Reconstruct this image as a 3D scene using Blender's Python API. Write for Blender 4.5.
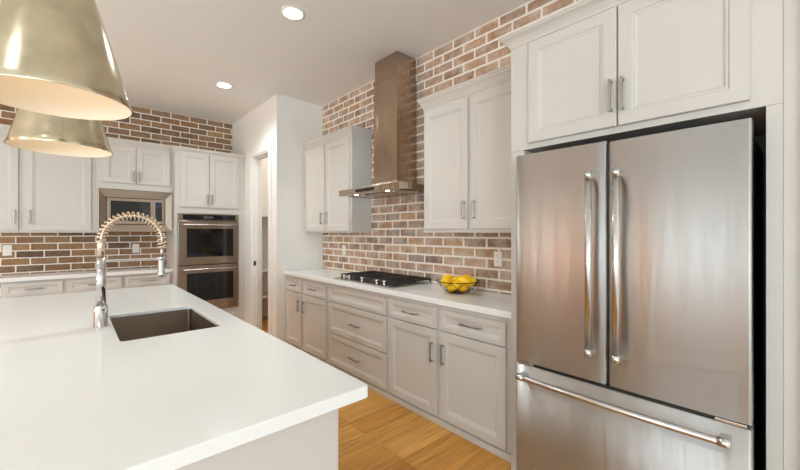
import bpy, bmesh, math, random
from mathutils import Vector, Matrix
random.seed(7)
for o in list(bpy.data.objects): bpy.data.objects.remove(o)
SC = bpy.context.scene
C = SC.collection
PI = math.pi

# ------------------------------------------------------------------ camera
F = 365.165
TH = math.radians(41.895)
CAMZ = 1.385
cd = bpy.data.cameras.new('camera'); cam = bpy.data.objects.new('camera', cd); C.objects.link(cam)
cd.sensor_fit = 'HORIZONTAL'; cd.sensor_width = 36.0; cd.lens = F / 800 * 36
cd.shift_y = -(235 - 232.72) / 800
cd.clip_start = 0.02
cam.location = (0, 0, CAMZ); cam.rotation_euler = (PI / 2, 0, -TH)
SC.camera = cam

# ------------------------------------------------------------------ world, large lights, exposure
W = bpy.data.worlds.new('sky'); SC.world = W; W.use_nodes = True
wb = W.node_tree.nodes['Background']; wb.inputs[0].default_value = (0.80, 0.90, 1.0, 1); wb.inputs[1].default_value = 1.6
vs = SC.view_settings
vs.view_transform = 'Standard'; vs.look = 'None'; vs.gamma = 1.0; vs.use_curve_mapping = False
vs.exposure = 0.0
SC.cycles.max_bounces = 10; SC.cycles.diffuse_bounces = 6; SC.cycles.glossy_bounces = 5
SC.cycles.transparent_max_bounces = 8; SC.cycles.transmission_bounces = 4
SC.cycles.caustics_reflective = False; SC.cycles.caustics_refractive = False
SC.cycles.sample_clamp_indirect = 6.0
SC.cycles.use_denoising = True

def area(name, loc, rot, sx, sy, power, col):
    l = bpy.data.lights.new(name, 'AREA'); l.shape = 'RECTANGLE'; l.size = sx; l.size_y = sy; l.energy = power; l.color = col
    o = bpy.data.objects.new(name, l); C.objects.link(o); o.location = loc; o.rotation_euler = rot
    return o
# window daylight behind the camera, with added ceiling fill and a reflection streak
area('daylight_left', (-7.60, 1.675, 2.10), (0, -PI / 2, 0), 4.0, 1.95, 64, (0.76, 0.95, 1.10))
area('ceiling_fill_left_corner', (-7.60, -2.2, 1.50), (0, -PI / 2 - math.radians(55), 0), 2.7, 5.1, 120, (0.88, 0.96, 0.98))  # aimed up to brighten the ceiling
area('daylight_front', (-5.5, -6.60, 1.50), (PI / 2 + math.radians(20), 0, 0), 2.6, 2.6, 350, (0.94, 1.07, 1.15))
area('ceiling_fill_front', (-2.2, -6.60, 1.50), (PI / 2 + math.radians(70), 0, 0), 3.6, 2.6, 140, (0.90, 1.0, 1.04))  # added fill, turned steeply up at the ceiling
area('slot_streak_light', (-7.60, 5.60, 1.75), (0, -PI / 2, 0), 1.7, .34, 40, (0.95, 1.0, 1.08))  # added for a bright streak in the refrigerator door

# ------------------------------------------------------------------ helpers
def srgb(r, g, b):
    def f(c):
        c /= 255.0
        return c / 12.92 if c <= 0.04045 else ((c + 0.055) / 1.055) ** 2.4
    return (f(r), f(g), f(b), 1)

def box(bm, x0, x1, y0, y1, z0, z1, bevel=0.0, seg=2, mi=0):
    vs_ = [bm.verts.new((x, y, z)) for z in (z0, z1) for y in (y0, y1) for x in (x0, x1)]
    fs = [(0, 2, 3, 1), (4, 5, 7, 6), (0, 1, 5, 4), (2, 6, 7, 3), (0, 4, 6, 2), (1, 3, 7, 5)]
    faces = [bm.faces.new([vs_[i] for i in f]) for f in fs]
    for f in faces: f.material_index = mi
    if bevel > 0:
        es = list({e for f in faces for e in f.edges})
        r = bmesh.ops.bevel(bm, geom=es, offset=bevel, segments=seg, profile=0.5, affect='EDGES')
        for f in r['faces']: f.material_index = mi

def ring_pts(c, r, n, axis='z', a0=0.0):
    out = []
    for i in range(n):
        a = a0 + 2 * PI * i / n
        ca, sa = r * math.cos(a), r * math.sin(a)
        if axis == 'z': out.append((c[0] + ca, c[1] + sa, c[2]))
        elif axis == 'y': out.append((c[0] + sa, c[1], c[2] + ca))
        else: out.append((c[0], c[1] + ca, c[2] + sa))
    return out

def skin_rings(bm, rings, cap0=True, cap1=True, smooth=True, mi=0):
    vr = [[bm.verts.new(p) for p in r] for r in rings]
    n = len(vr[0])
    for a, b in zip(vr, vr[1:]):
        for i in range(n):
            f = bm.faces.new((a[i], a[(i + 1) % n], b[(i + 1) % n], b[i])); f.smooth = smooth; f.material_index = mi
    if cap0: f = bm.faces.new(vr[0][::-1]); f.material_index = mi
    if cap1: f = bm.faces.new(vr[-1]); f.material_index = mi

def lathe(bm, prof, c=(0, 0, 0), n=32, axis='z', cap0=True, cap1=True, mi=0, smooth=True):
    """prof: list of (radius, distance along axis)"""
    rings = []
    for r, h in prof:
        p = {'z': (c[0], c[1], c[2] + h), 'y': (c[0], c[1] + h, c[2]), 'x': (c[0] + h, c[1], c[2])}[axis]
        rings.append(ring_pts(p, r, n, axis))
    skin_rings(bm, rings, cap0, cap1, smooth, mi)

def tube(bm, pts, r, n=8, closed=False, mi=0):
    pts = [Vector(p) for p in pts]
    N = len(pts)
    up = None; rings = []
    for i in range(N):
        if closed: t = (pts[(i + 1) % N] - pts[i - 1])
        else: t = pts[min(i + 1, N - 1)] - pts[max(i - 1, 0)]
        t.normalize()
        if up is None:
            up = Vector((0, 0, 1)) if abs(t.z) < 0.9 else Vector((1, 0, 0))
        up = (up - t * up.dot(t)).normalized()
        s = t.cross(up)
        rings.append([tuple(pts[i] + up * (r * math.cos(2 * PI * k / n)) + s * (r * math.sin(2 * PI * k / n))) for k in range(n)])
    if closed:
        vr = [[bm.verts.new(p) for p in q] for q in rings]
        for a in range(N):
            b = (a + 1) % N
            for i in range(n):
                f = bm.faces.new((vr[a][i], vr[a][(i + 1) % n], vr[b][(i + 1) % n], vr[b][i])); f.smooth = True; f.material_index = mi
    else:
        skin_rings(bm, rings, True, True, True, mi)

def obj(name, bm, mats, parent=None, loc=(0, 0, 0), rotz=0.0):
    bmesh.ops.recalc_face_normals(bm, faces=bm.faces)
    uv = bm.loops.layers.uv.new('grain')
    for f in bm.faces:
        for l in f.loops: l[uv].uv = (l.vert.co.z, l.vert.co.x + l.vert.co.y) if abs(f.normal.z) < .9 else (l.vert.co.y, l.vert.co.x)
    me = bpy.data.meshes.new(name); bm.to_mesh(me); bm.free()
    for m in (mats if isinstance(mats, (list, tuple)) else [mats]): me.materials.append(m)
    o = bpy.data.objects.new(name, me); C.objects.link(o)
    o.location = loc; o.rotation_euler = (0, 0, rotz)
    if parent: o.parent = parent
    return o

def boxobj(name, b, m, parent=None, bevel=0.0, loc=(0, 0, 0)):
    bm = bmesh.new(); box(bm, *b, bevel=bevel); return obj(name, bm, m, parent, loc)

def tag(o, label, cat, group=None):
    o['label'] = label; o['category'] = cat
    if group: o['group'] = group
    return o

def thing(name, label, cat, loc=(0, 0, 0), rotz=0.0, group=None):
    o = bpy.data.objects.new(name, None); C.objects.link(o)
    o.location = loc; o.rotation_euler = (0, 0, rotz); o.empty_display_size = 0.1
    return tag(o, label, cat, group)

def struct(name, bm, m, parent=None):
    o = obj(name, bm, m, parent)
    if parent is None: o['kind'] = 'structure'
    return o

def structbox(name, b, m):
    bm = bmesh.new()
    for q in (b if isinstance(b[0], (list, tuple)) else [b]): box(bm, *q)
    return struct(name, bm, m)

# ------------------------------------------------------------------ materials
def newmat(name):
    m = bpy.data.materials.new(name); m.use_nodes = True
    nt = m.node_tree; b = nt.nodes['Principled BSDF']
    return m, nt, b

def N(nt, t, **kw):
    n = nt.nodes.new(t)
    for k, v in kw.items(): setattr(n, k, v)
    return n

def simple(name, col, rough=0.5, metal=0.0, var=0.04, scale=6.0, bump=0.0, bscale=200.0, spec=None, stretch=None, coat=0.0):
    m, nt, b = newmat(name)
    b.inputs['Roughness'].default_value = rough; b.inputs['Metallic'].default_value = metal
    if spec is not None: b.inputs['Specular IOR Level'].default_value = spec
    if coat: b.inputs['Coat Weight'].default_value = coat; b.inputs['Coat Roughness'].default_value = 0.08
    tc = N(nt, 'ShaderNodeTexCoord'); nz = N(nt, 'ShaderNodeTexNoise')
    nz.inputs['Scale'].default_value = scale; nz.inputs['Detail'].default_value = 3
    src = tc.outputs['Object']
    if stretch:
        mp = N(nt, 'ShaderNodeMapping'); mp.inputs['Scale'].default_value = stretch
        nt.links.new(src, mp.inputs['Vector']); src = mp.outputs[0]
    nt.links.new(src, nz.inputs['Vector'])
    mx = N(nt, 'ShaderNodeMix', data_type='RGBA')
    lo = tuple(c * (1 - var) for c in col[:3]) + (1,); hi = tuple(min(1, c * (1 + var)) for c in col[:3]) + (1,)
    mx.inputs[6].default_value = lo; mx.inputs[7].default_value = hi
    nt.links.new(nz.outputs['Fac'], mx.inputs[0]); nt.links.new(mx.outputs[2], b.inputs['Base Color'])
    if bump > 0:
        n2 = N(nt, 'ShaderNodeTexNoise'); n2.inputs['Scale'].default_value = bscale; n2.inputs['Detail'].default_value = 2
        nt.links.new(src, n2.inputs['Vector'])
        bp = N(nt, 'ShaderNodeBump'); bp.inputs['Strength'].default_value = 1.0; bp.inputs['Distance'].default_value = bump
        nt.links.new(n2.outputs['Fac'], bp.inputs['Height']); nt.links.new(bp.outputs[0], b.inputs['Normal'])
    return m

def emit(name, col, strength):
    m, nt, b = newmat(name)
    b.inputs['Base Color'].default_value = col
    b.inputs['Emission Color'].default_value = col; b.inputs['Emission Strength'].default_value = strength
    return m

def steel(name, col, rough=0.24, wave=0.0, aniso=0.75):
    """brushed stainless: fine streaks in the roughness, a slow dent in the normal"""
    m, nt, b = newmat(name)
    b.inputs['Metallic'].default_value = 1.0
    b.inputs['Base Color'].default_value = col
    tc = N(nt, 'ShaderNodeTexCoord')
    mp = N(nt, 'ShaderNodeMapping')
    mp.inputs['Scale'].default_value = (5, 5, 420)
    nt.links.new(tc.outputs['Object'], mp.inputs['Vector'])
    n1 = N(nt, 'ShaderNodeTexNoise'); n1.inputs['Scale'].default_value = 1.0; n1.inputs['Detail'].default_value = 4
    nt.links.new(mp.outputs[0], n1.inputs['Vector'])
    mr = N(nt, 'ShaderNodeMapRange'); mr.inputs['To Min'].default_value = rough * 0.75; mr.inputs['To Max'].default_value = rough * 1.25
    nt.links.new(n1.outputs['Fac'], mr.inputs['Value']); nt.links.new(mr.outputs[0], b.inputs['Roughness'])
    tg = N(nt, 'ShaderNodeTangent', direction_type='UV_MAP', uv_map='grain'); nt.links.new(tg.outputs[0], b.inputs['Tangent'])
    b.inputs['Anisotropic'].default_value = aniso
    if wave > 0:
        mp2 = N(nt, 'ShaderNodeMapping'); mp2.inputs['Scale'].default_value = (11, 11, 1.1)
        nt.links.new(tc.outputs['Object'], mp2.inputs['Vector'])
        n2 = N(nt, 'ShaderNodeTexNoise'); n2.inputs['Scale'].default_value = 1.0; n2.inputs['Detail'].default_value = 2.5
        nt.links.new(mp2.outputs[0], n2.inputs['Vector'])
        b2 = N(nt, 'ShaderNodeBump'); b2.inputs['Strength'].default_value = 1.0; b2.inputs['Distance'].default_value = wave
        nt.links.new(n2.outputs['Fac'], b2.inputs['Height']); nt.links.new(b2.outputs[0], b.inputs['Normal'])
    return m

def brickmat(name, axis, lime_lit):
    m, nt, b = newmat(name)
    b.inputs['Roughness'].default_value = 0.85; b.inputs['Specular IOR Level'].default_value = 0.25
    tc = N(nt, 'ShaderNodeTexCoord'); sp = N(nt, 'ShaderNodeSeparateXYZ'); nt.links.new(tc.outputs['Object'], sp.inputs[0])
    au = N(nt, 'ShaderNodeMath', operation='ADD'); au.inputs[1].default_value = BOFF[axis]
    nt.links.new(sp.outputs[axis], au.inputs[0])
    av = N(nt, 'ShaderNodeMath', operation='ADD'); av.inputs[1].default_value = -3.07 + 40 * ROW
    nt.links.new(sp.outputs[2], av.inputs[0])
    cb = N(nt, 'ShaderNodeCombineXYZ'); nt.links.new(au.outputs[0], cb.inputs[0]); nt.links.new(av.outputs[0], cb.inputs[1])
    # ragged arrises
    nd = N(nt, 'ShaderNodeTexNoise'); nd.inputs['Scale'].default_value = 38; nd.inputs['Detail'].default_value = 3
    nt.links.new(cb.outputs[0], nd.inputs['Vector'])
    vm = N(nt, 'ShaderNodeVectorMath', operation='SUBTRACT'); vm.inputs[1].default_value = (0.5, 0.5, 0.5)
    nt.links.new(nd.outputs['Color'], vm.inputs[0])
    vk = N(nt, 'ShaderNodeVectorMath', operation='SCALE'); vk.inputs['Scale'].default_value = 0.008
    nt.links.new(vm.outputs[0], vk.inputs[0])
    va = N(nt, 'ShaderNodeVectorMath', operation='ADD'); nt.links.new(cb.outputs[0], va.inputs[0]); nt.links.new(vk.outputs[0], va.inputs[1])
    br = N(nt, 'ShaderNodeTexBrick'); br.offset = 0.5; br.offset_frequency = 2; br.squash = 1.0
    br.inputs['Color1'].default_value = (0, 0, 0, 1); br.inputs['Color2'].default_value = (1, 1, 1, 1); br.inputs['Mortar'].default_value = (0.5, 0.5, 0.5, 1)
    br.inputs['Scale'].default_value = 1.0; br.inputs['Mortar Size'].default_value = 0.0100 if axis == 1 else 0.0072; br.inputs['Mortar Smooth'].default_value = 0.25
    br.inputs['Brick Width'].default_value = 0.2315; br.inputs['Row Height'].default_value = ROW
    nt.links.new(va.outputs[0], br.inputs['Vector'])
    ramp = N(nt, 'ShaderNodeValToRGB'); cr = ramp.color_ramp; cr.interpolation = 'LINEAR'
    cols = [(0.0, (108, 82, 62)), (0.16, (132, 97, 66)), (0.32, (158, 119, 84)), (0.48, (150, 106, 64)), (0.62, (130, 97, 70)), (0.76, (170, 132, 94)), (0.9, (120, 93, 72)), (1.0, (166, 128, 92))]
    cr.elements[0].position = 0; cr.elements[0].color = srgb(*cols[0][1])
    cr.elements[1].position = 1; cr.elements[1].color = srgb(*cols[-1][1])
    for p, c in cols[1:-1]:
        e = cr.elements.new(p); e.color = srgb(*c)
    nt.links.new(br.outputs['Color'], ramp.inputs[0])
    # face mottling inside each brick
    nm = N(nt, 'ShaderNodeTexNoise'); nm.inputs['Scale'].default_value = 26; nm.inputs['Detail'].default_value = 6; nm.inputs['Roughness'].default_value = 0.65
    nt.links.new(cb.outputs[0], nm.inputs['Vector'])
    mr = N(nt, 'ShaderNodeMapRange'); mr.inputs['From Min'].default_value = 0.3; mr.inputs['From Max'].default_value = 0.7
    mr.inputs['To Min'].default_value = 0.92 if axis == 1 else 0.72; mr.inputs['To Max'].default_value = 1.46 if axis == 1 else 1.20  # lit side wall painted brighter, shaded back wall darker
    nt.links.new(nm.outputs['Fac'], mr.inputs['Value'])
    mu = N(nt, 'ShaderNodeVectorMath', operation='SCALE'); nt.links.new(ramp.outputs[0], mu.inputs[0]); nt.links.new(mr.outputs[0], mu.inputs['Scale'])
    # limewash over some faces; its amount also paints how lit each wall is
    nl = N(nt, 'ShaderNodeTexNoise'); nl.inputs['Scale'].default_value = 7; nl.inputs['Detail'].default_value = 7; nl.inputs['Roughness'].default_value = 0.7
    nt.links.new(cb.outputs[0], nl.inputs['Vector'])
    ml = N(nt, 'ShaderNodeMapRange'); ml.inputs['From Min'].default_value = 0.40; ml.inputs['From Max'].default_value = 0.75; ml.inputs['To Min'].default_value = lime_lit * .12; ml.inputs['To Max'].default_value = lime_lit
    nt.links.new(nl.outputs['Fac'], ml.inputs['Value'])
    mort = srgb(238, 231, 221)
    m1 = N(nt, 'ShaderNodeMix', data_type='RGBA'); nt.links.new(ml.outputs[0], m1.inputs[0]); nt.links.new(mu.outputs[0], m1.inputs[6]); m1.inputs[7].default_value = mort
    m2 = N(nt, 'ShaderNodeMix', data_type='RGBA'); nt.links.new(br.outputs['Fac'], m2.inputs[0]); nt.links.new(m1.outputs[2], m2.inputs[6]); m2.inputs[7].default_value = mort
    nt.links.new(m2.outputs[2], b.inputs['Base Color'])
    inv = N(nt, 'ShaderNodeMath', operation='MULTIPLY_ADD'); inv.inputs[1].default_value = -1.0; nt.links.new(br.outputs['Fac'], inv.inputs[0])
    s2 = N(nt, 'ShaderNodeMath', operation='MULTIPLY'); s2.inputs[1].default_value = 0.5; nt.links.new(nm.outputs['Fac'], s2.inputs[0])
    nt.links.new(s2.outputs[0], inv.inputs[2])
    bp = N(nt, 'ShaderNodeBump'); bp.inputs['Strength'].default_value = 0.9; bp.inputs['Distance'].default_value = 0.006
    nt.links.new(inv.outputs[0], bp.inputs['Height']); nt.links.new(bp.outputs[0], b.inputs['Normal'])
    return m
ROW = 0.0822
BOFF = {1: 40 * 0.2315 - 2.300, 0: 40 * 0.2315 + 0.361}

def woodfloor():
    m, nt, b = newmat('oak_plank_floor')
    b.inputs['Roughness'].default_value = 0.38
    tc = N(nt, 'ShaderNodeTexCoord')
    br = N(nt, 'ShaderNodeTexBrick'); br.offset = 0.37; br.offset_frequency = 3
    br.inputs['Color1'].default_value = (0, 0, 0, 1); br.inputs['Color2'].default_value = (1, 1, 1, 1); br.inputs['Mortar'].default_value = (0.3, 0.3, 0.3, 1)
    br.inputs['Scale'].default_value = 1.0; br.inputs['Mortar Size'].default_value = 0.0012; br.inputs['Mortar Smooth'].default_value = 0.3
    br.inputs['Brick Width'].default_value = 1.25; br.inputs['Row Height'].default_value = 0.19
    mp0 = N(nt, 'ShaderNodeMapping'); mp0.inputs['Location'].default_value = (21.0, 13.5 + 0.05, 0)
    nt.links.new(tc.outputs['Object'], mp0.inputs['Vector']); nt.links.new(mp0.outputs[0], br.inputs['Vector'])
    ramp = N(nt, 'ShaderNodeValToRGB'); cr = ramp.color_ramp
    cr.elements[0].color = srgb(188, 124, 48); cr.elements[1].color = srgb(216, 158, 78)
    e = cr.elements.new(0.5); e.color = srgb(204, 142, 60)
    nt.links.new(br.outputs['Color'], ramp.inputs[0])
    mp = N(nt, 'ShaderNodeMapping'); mp.inputs['Scale'].default_value = (1.6, 22, 1)
    va = N(nt, 'ShaderNodeVectorMath', operation='ADD')
    sc = N(nt, 'ShaderNodeVectorMath', operation='SCALE'); sc.inputs['Scale'].default_value = 7.0
    nt.links.new(br.outputs['Color'], sc.inputs[0]); nt.links.new(tc.outputs['Object'], va.inputs[0]); nt.links.new(sc.outputs[0], va.inputs[1])
    nt.links.new(va.outputs[0], mp.inputs['Vector'])
    ng = N(nt, 'ShaderNodeTexNoise'); ng.inputs['Scale'].default_value = 1.6; ng.inputs['Detail'].default_value = 7; ng.inputs['Roughness'].default_value = 0.6; ng.inputs['Distortion'].default_value = 0.8
    nt.links.new(mp.outputs[0], ng.inputs['Vector'])
    mr = N(nt, 'ShaderNodeMapRange'); mr.inputs['From Min'].default_value = 0.3; mr.inputs['From Max'].default_value = 0.7; mr.inputs['To Min'].default_value = 0.62; mr.inputs['To Max'].default_value = 1.15
    nt.links.new(ng.outputs['Fac'], mr.inputs['Value'])
    mu = N(nt, 'ShaderNodeVectorMath', operation='SCALE'); nt.links.new(ramp.outputs[0], mu.inputs[0]); nt.links.new(mr.outputs[0], mu.inputs['Scale'])
    mx = N(nt, 'ShaderNodeMix', data_type='RGBA'); nt.links.new(br.outputs['Fac'], mx.inputs[0]); nt.links.new(mu.outputs[0], mx.inputs[6]); mx.inputs[7].default_value = srgb(112, 68, 28)
    nt.links.new(mx.outputs[2], b.inputs['Base Color'])
    bp = N(nt, 'ShaderNodeBump'); bp.inputs['Strength'].default_value = 0.5; bp.inputs['Distance'].default_value = 0.001
    nt.links.new(ng.outputs['Fac'], bp.inputs['Height']); nt.links.new(bp.outputs[0], b.inputs['Normal'])
    return m

def quartz():
    m = simple('white_quartz', srgb(231, 230, 228), rough=0.16, var=0.03, scale=60, spec=0.5)
    return m

def glassmat(name):
    m, nt, b = newmat(name)
    out = nt.nodes['Material Output']
    t = N(nt, 'ShaderNodeBsdfTransparent'); g = N(nt, 'ShaderNodeBsdfGlossy'); g.inputs['Roughness'].default_value = 0.02
    mx = N(nt, 'ShaderNodeMixShader'); mx.inputs[0].default_value = 0.07
    nt.links.new(t.outputs[0], mx.inputs[1]); nt.links.new(g.outputs[0], mx.inputs[2]); nt.links.new(mx.outputs[0], out.inputs[0])
    return m

M = {}
M['paint'] = simple('greige_cabinet_paint', srgb(200, 195, 188), rough=0.42, var=0.012, scale=3)
M['wall'] = simple('white_wall_paint', srgb(229, 225, 219), rough=0.7, var=0.012, scale=2, bump=0.0006, bscale=120)
M['trim'] = simple('white_trim_paint', srgb(232, 229, 224), rough=0.4, var=0.01, scale=3)
M['ceil'] = simple('ceiling_paint', srgb(238, 236, 233), rough=0.8, var=0.02, scale=30, bump=0.0015, bscale=55)
M['brick_y'] = brickmat('thin_brick_side_lit', 1, 0.62)
M['brick_x'] = brickmat('thin_brick_back_shaded', 0, 0.12)
M['floor'] = woodfloor()
M['quartz'] = quartz()
M['bounce_floor'] = simple('pale_bounce_floor', srgb(232, 230, 226), rough=0.9, var=.05, scale=40)
M['oak'] = simple('added_oak_panelling', srgb(226, 160, 98), rough=.6, var=.15, scale=3, stretch=(1, 6, 1))
M['steel'] = steel('brushed_stainless', (0.60, 0.585, 0.56, 1), 0.25)
M['steel_door'] = steel('brushed_stainless_door', (0.60, 0.59, 0.575, 1), 0.40, wave=0.0028, aniso=1.0)
M['steel_warm'] = steel('stainless_hood_reflection_tint', (0.47, 0.37, 0.285, 1), 0.2, wave=0.010)  # warm reflections tinted into the base colour
M['steel_x'] = steel('stainless_reflection_tint', (0.36, 0.295, 0.235, 1), 0.25)  # darker, warmer stainless; bronze reflections put into its colour
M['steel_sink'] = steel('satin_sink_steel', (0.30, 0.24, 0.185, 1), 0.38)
M['chrome'] = simple('polished_chrome', (0.60, 0.60, 0.61, 1), rough=0.11, metal=1.0, var=0.01)
M['nickel'] = simple('satin_nickel', (0.36, 0.345, 0.32, 1), rough=0.3, metal=1.0, var=0.02)
M['handle_steel'] = simple('satin_handle_steel', (0.66, 0.65, 0.64, 1), rough=0.2, metal=1.0, var=0.02)
M['copper'] = simple('brushed_copper_coil', (0.74, 0.62, 0.49, 1), rough=0.22, metal=1.0, var=0.03)
M['brass'] = simple('aged_pale_brass', (0.56, 0.50, 0.36, 1), rough=0.19, metal=1.0, var=0.40, scale=11)
M['lining'] = simple('cream_shade_lining', srgb(244, 230, 208), rough=0.6, var=0.01)
M['black'] = simple('black_enamel', (0.012, 0.012, 0.012, 1), rough=0.35, var=0.1)
M['iron'] = simple('black_cast_iron', (0.016, 0.014, 0.013, 1), rough=0.55, var=0.2, scale=60, bump=0.0004, bscale=400)
M['blackglass'] = simple('black_oven_glass', (0.006, 0.006, 0.006, 1), rough=0.05, var=0.1)
M['darkgrey'] = simple('dark_grey_case', (0.022, 0.023, 0.024, 1), rough=0.45, var=0.1)
M['display'] = simple('grey_display', (0.10, 0.11, 0.12, 1), rough=0.2, var=0.1)
M['plate'] = simple('white_switch_plastic', srgb(236, 232, 226), rough=0.35, var=0.01)
M['lemon'] = simple('lemon_peel', srgb(248, 196, 14), rough=0.42, var=0.10, scale=14, bump=0.0006, bscale=180)
M['wire'] = simple('dark_bronze_wire', (0.03, 0.022, 0.016, 1), rough=0.4, metal=0.6, var=0.1)
M['bulb'] = emit('warm_bulb_glow', (1.0, 0.80, 0.55, 1), 2.0)
M['can'] = emit('downlight_lens_glow', (1.0, 0.93, 0.82, 1), 12)
M['hoodlamp'] = emit('hood_lamp_glow', (1.0, 0.90, 0.75, 1), 5)
M['glass'] = glassmat('window_glass')

# ------------------------------------------------------------------ room shell
XB, YB, ZC = 2.48, 5.96, 3.07        # brick face of the right wall, brick face of the back wall, ceiling
XP, YP = 1.848, 4.305                  # pantry corner
ZH, XH = 4.5, -3.8                    # unseen living room made tall for the refrigerator's reflection, beyond x = XH
XL, YF = -7.5, -6.5
structbox('floor', (-.95, 3.7, -.4, YB + .15, -0.12, 0), M['floor'])
structbox('unseen_bounce_floor', [(XL - .15, 3.7, YF - .15, -.4, -0.12, 0), (XL - .15, -.95, -.4, YB + .15, -0.12, 0)], M['bounce_floor'])  # unseen floor made pale to bounce light onto the ceiling
structbox('ceiling', [(XH, 3.7, YF - .15, YB + .15, ZC, ZC + 0.12), (XL - .15, XH, 2.9, YB + .15, ZC, ZC + .12)], M['ceil'])
structbox('unseen_tall_ceiling', (XL - .15, XH, YF - .15, 3.02, ZH, ZH + .12), M['ceil'])
structbox('wall_drop', [(XH, XH + .12, YF, 3.02, ZC + .12, ZH + .12), (XL, XH, 2.9, 3.02, ZC + .12, ZH)], M['wall'])
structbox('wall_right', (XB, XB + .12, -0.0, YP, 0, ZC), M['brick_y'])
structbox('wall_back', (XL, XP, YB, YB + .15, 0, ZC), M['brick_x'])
structbox('wall_right_entry', (1.885, 2.67, YF, -0.0, 0, ZC), M['wall'])
# pantry box: side wall with the cased opening, front wall, rear and far side
OY0, OY1, OZ = 4.535, 5.11, 2.428

structbox('wall_pantry_side', [(XP, XP + .115, YP, OY0, 0, ZC), (XP, XP + .115, OY1, YB + .15, 0, ZC), (XP, XP + .115, OY0, OY1, OZ, ZC)], M['wall'])
structbox('wall_pantry_front', (XP + .115, 3.4, YP, YP + .10, 0, ZC), M['wall'])
structbox('wall_pantry_rear', (XP + .115, 3.4, YB, YB + .15, 0, ZC), M['wall'])
structbox('wall_pantry_far', (3.4, 3.5, YP, YB + .15, 0, ZC), M['wall'])
# left wall with a wide window towards the camera end, oak added at the kitchen end for warm reflections
WY0, WY1, WZ0, WZ1 = .70, 2.65, 0.08, 4.15
UZ1 = 2.9
UY0, UY1 = -4.8, .40
TY0, TY1, TZ0, TZ1 = 5.42, 5.78, .90, 2.60
structbox('wall_left', [(XL - .15, XL, YF, UY0, 0, ZH), (XL - .15, XL, UY1, WY0, 0, ZH), (XL - .15, XL, UY0, UY1, 0, WZ0), (XL - .15, XL, UY0, UY1, UZ1, ZH), (XL - .15, XL, WY1, 3.0, 0, ZH), (XL - .15, XL, WY0, WY1, 0, WZ0), (XL - .15, XL, WY0, WY1, WZ1, ZH)], M['wall'])
structbox('added_oak_wall_left', [(XL - .15, XL, 3.0, TY0, 0, ZC), (XL - .15, XL, TY1, YB + .15, 0, ZC), (XL - .15, XL, TY0, TY1, 0, TZ0), (XL - .15, XL, TY0, TY1, TZ1, ZC)], M['oak'])
bm = bmesh.new()
for i in range(26):
    y = 3.02 + i * .093
    box(bm, XL + .001, XL + .035, y, y + .045, 0.02, ZC - .02)
struct('added_oak_slats', bm, M['oak'])  # unseen slats added to streak the refrigerator's reflection
VX0, VX1, VZ0, VZ1 = -7.2, 0.0, 0.08, 2.9
structbox('wall_front', [(XL - .15, VX0, YF - .15, YF, 0, ZC), (VX1, 3.7, YF - .15, YF, 0, ZC), (VX0, VX1, YF - .15, YF, 0, VZ0), (VX0, VX1, YF - .15, YF, VZ1, ZC), (XL - .15, XH, YF - .15, YF, ZC, ZH)], M['wall'])

def window_frame(name, bars, pane):
    bm = bmesh.new()
    for b in bars: box(bm, *b)
    o = struct(name, bm, M['trim'])
    bm = bmesh.new(); box(bm, *pane); obj('pane', bm, M['glass'], o)
for nm, a_, b_, top in (('window_1', WY0, WY1, WZ1), ('window_3', UY0, UY1, UZ1)):
    bars = [(XL - .10, XL - .02, a_, b_, WZ0, WZ0 + .06), (XL - .10, XL - .02, a_, b_, top - .06, top)]
    for i in range(4):
        y = a_ + (b_ - a_ - .06) * i / 3
        bars.append((XL - .10, XL - .02, y, y + .06, WZ0 + .06, top - .06))
    window_frame(nm, bars, (XL - .052, XL - .048, a_, b_, WZ0, top))
window_frame('added_slot_window', [(XL - .10, XL - .02, TY0, TY1, TZ0, TZ0 + .04), (XL - .10, XL - .02, TY0, TY1, TZ1 - .04, TZ1)], (XL - .052, XL - .048, TY0, TY1, TZ0, TZ1))  # unseen slot window added to be mirrored in the refrigerator
bars = [(VX0, VX1, YF - .10, YF - .02, VZ0, VZ0 + .06), (VX0, VX1, YF - .10, YF - .02, VZ1 - .06, VZ1)]
for i in range(5):
    x = VX0 + (VX1 - VX0 - .06) * i / 4
    bars.append((x, x + .06, YF - .10, YF - .02, VZ0 + .06, VZ1 - .06))
window_frame('window_2', bars, (VX0, VX1, YF - .052, YF - .048, VZ0, VZ1))

# pantry door frame: casing on the kitchen face, jamb lining, stop, strike plate
bm = bmesh.new()
cw = 0.085
for y0, y1, z0, z1 in ((OY0 - cw, OY0, 0, OZ + cw), (OY1, OY1 + cw, 0, OZ + cw), (OY0, OY1, OZ, OZ + cw)):
    box(bm, XP - .016, XP - .0005, y0, y1, z0, z1, bevel=0.004)
d1 = struct('door_1', bm, M['trim'])
bm = bmesh.new()
for y0, y1, z0, z1 in ((OY0, OY0 + .018, 0, OZ), (OY1 - .018, OY1, 0, OZ), (OY0 + .018, OY1 - .018, OZ - .018, OZ)):
    box(bm, XP - .006, XP + .125, y0, y1, z0, z1)
    yy0, yy1 = (y0, y1) if y1 - y0 > .1 else ((y1, y1 + .012) if y0 == OY0 else (y0 - .012, y0))
    box(bm, XP + .045, XP + .08, yy0, yy1, z0 if y1 - y0 < .1 else OZ - .03, OZ - .03 if y1 - y0 < .1 else OZ - .018)
obj('jamb', bm, M['trim'], d1)
boxobj('strike_plate', (XP + .012, XP + .040, OY1 - .021, OY1 - .0185, 0.93, 0.995), M['black'], d1)

for k, z in enumerate((0.39, 0.79, 1.65)):
    s = boxobj('pantry_shelf', (XP + .12, 3.39, 5.60, YB - .005, z - .02, z), M['trim'], bevel=.002)
    tag(s, ['white pantry shelf seen through the doorway, lowest of the three', 'white pantry shelf seen through the doorway, middle of the three', 'white pantry shelf seen through the doorway, highest of the three'][k], 'shelf', 'pantry shelves')

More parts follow.
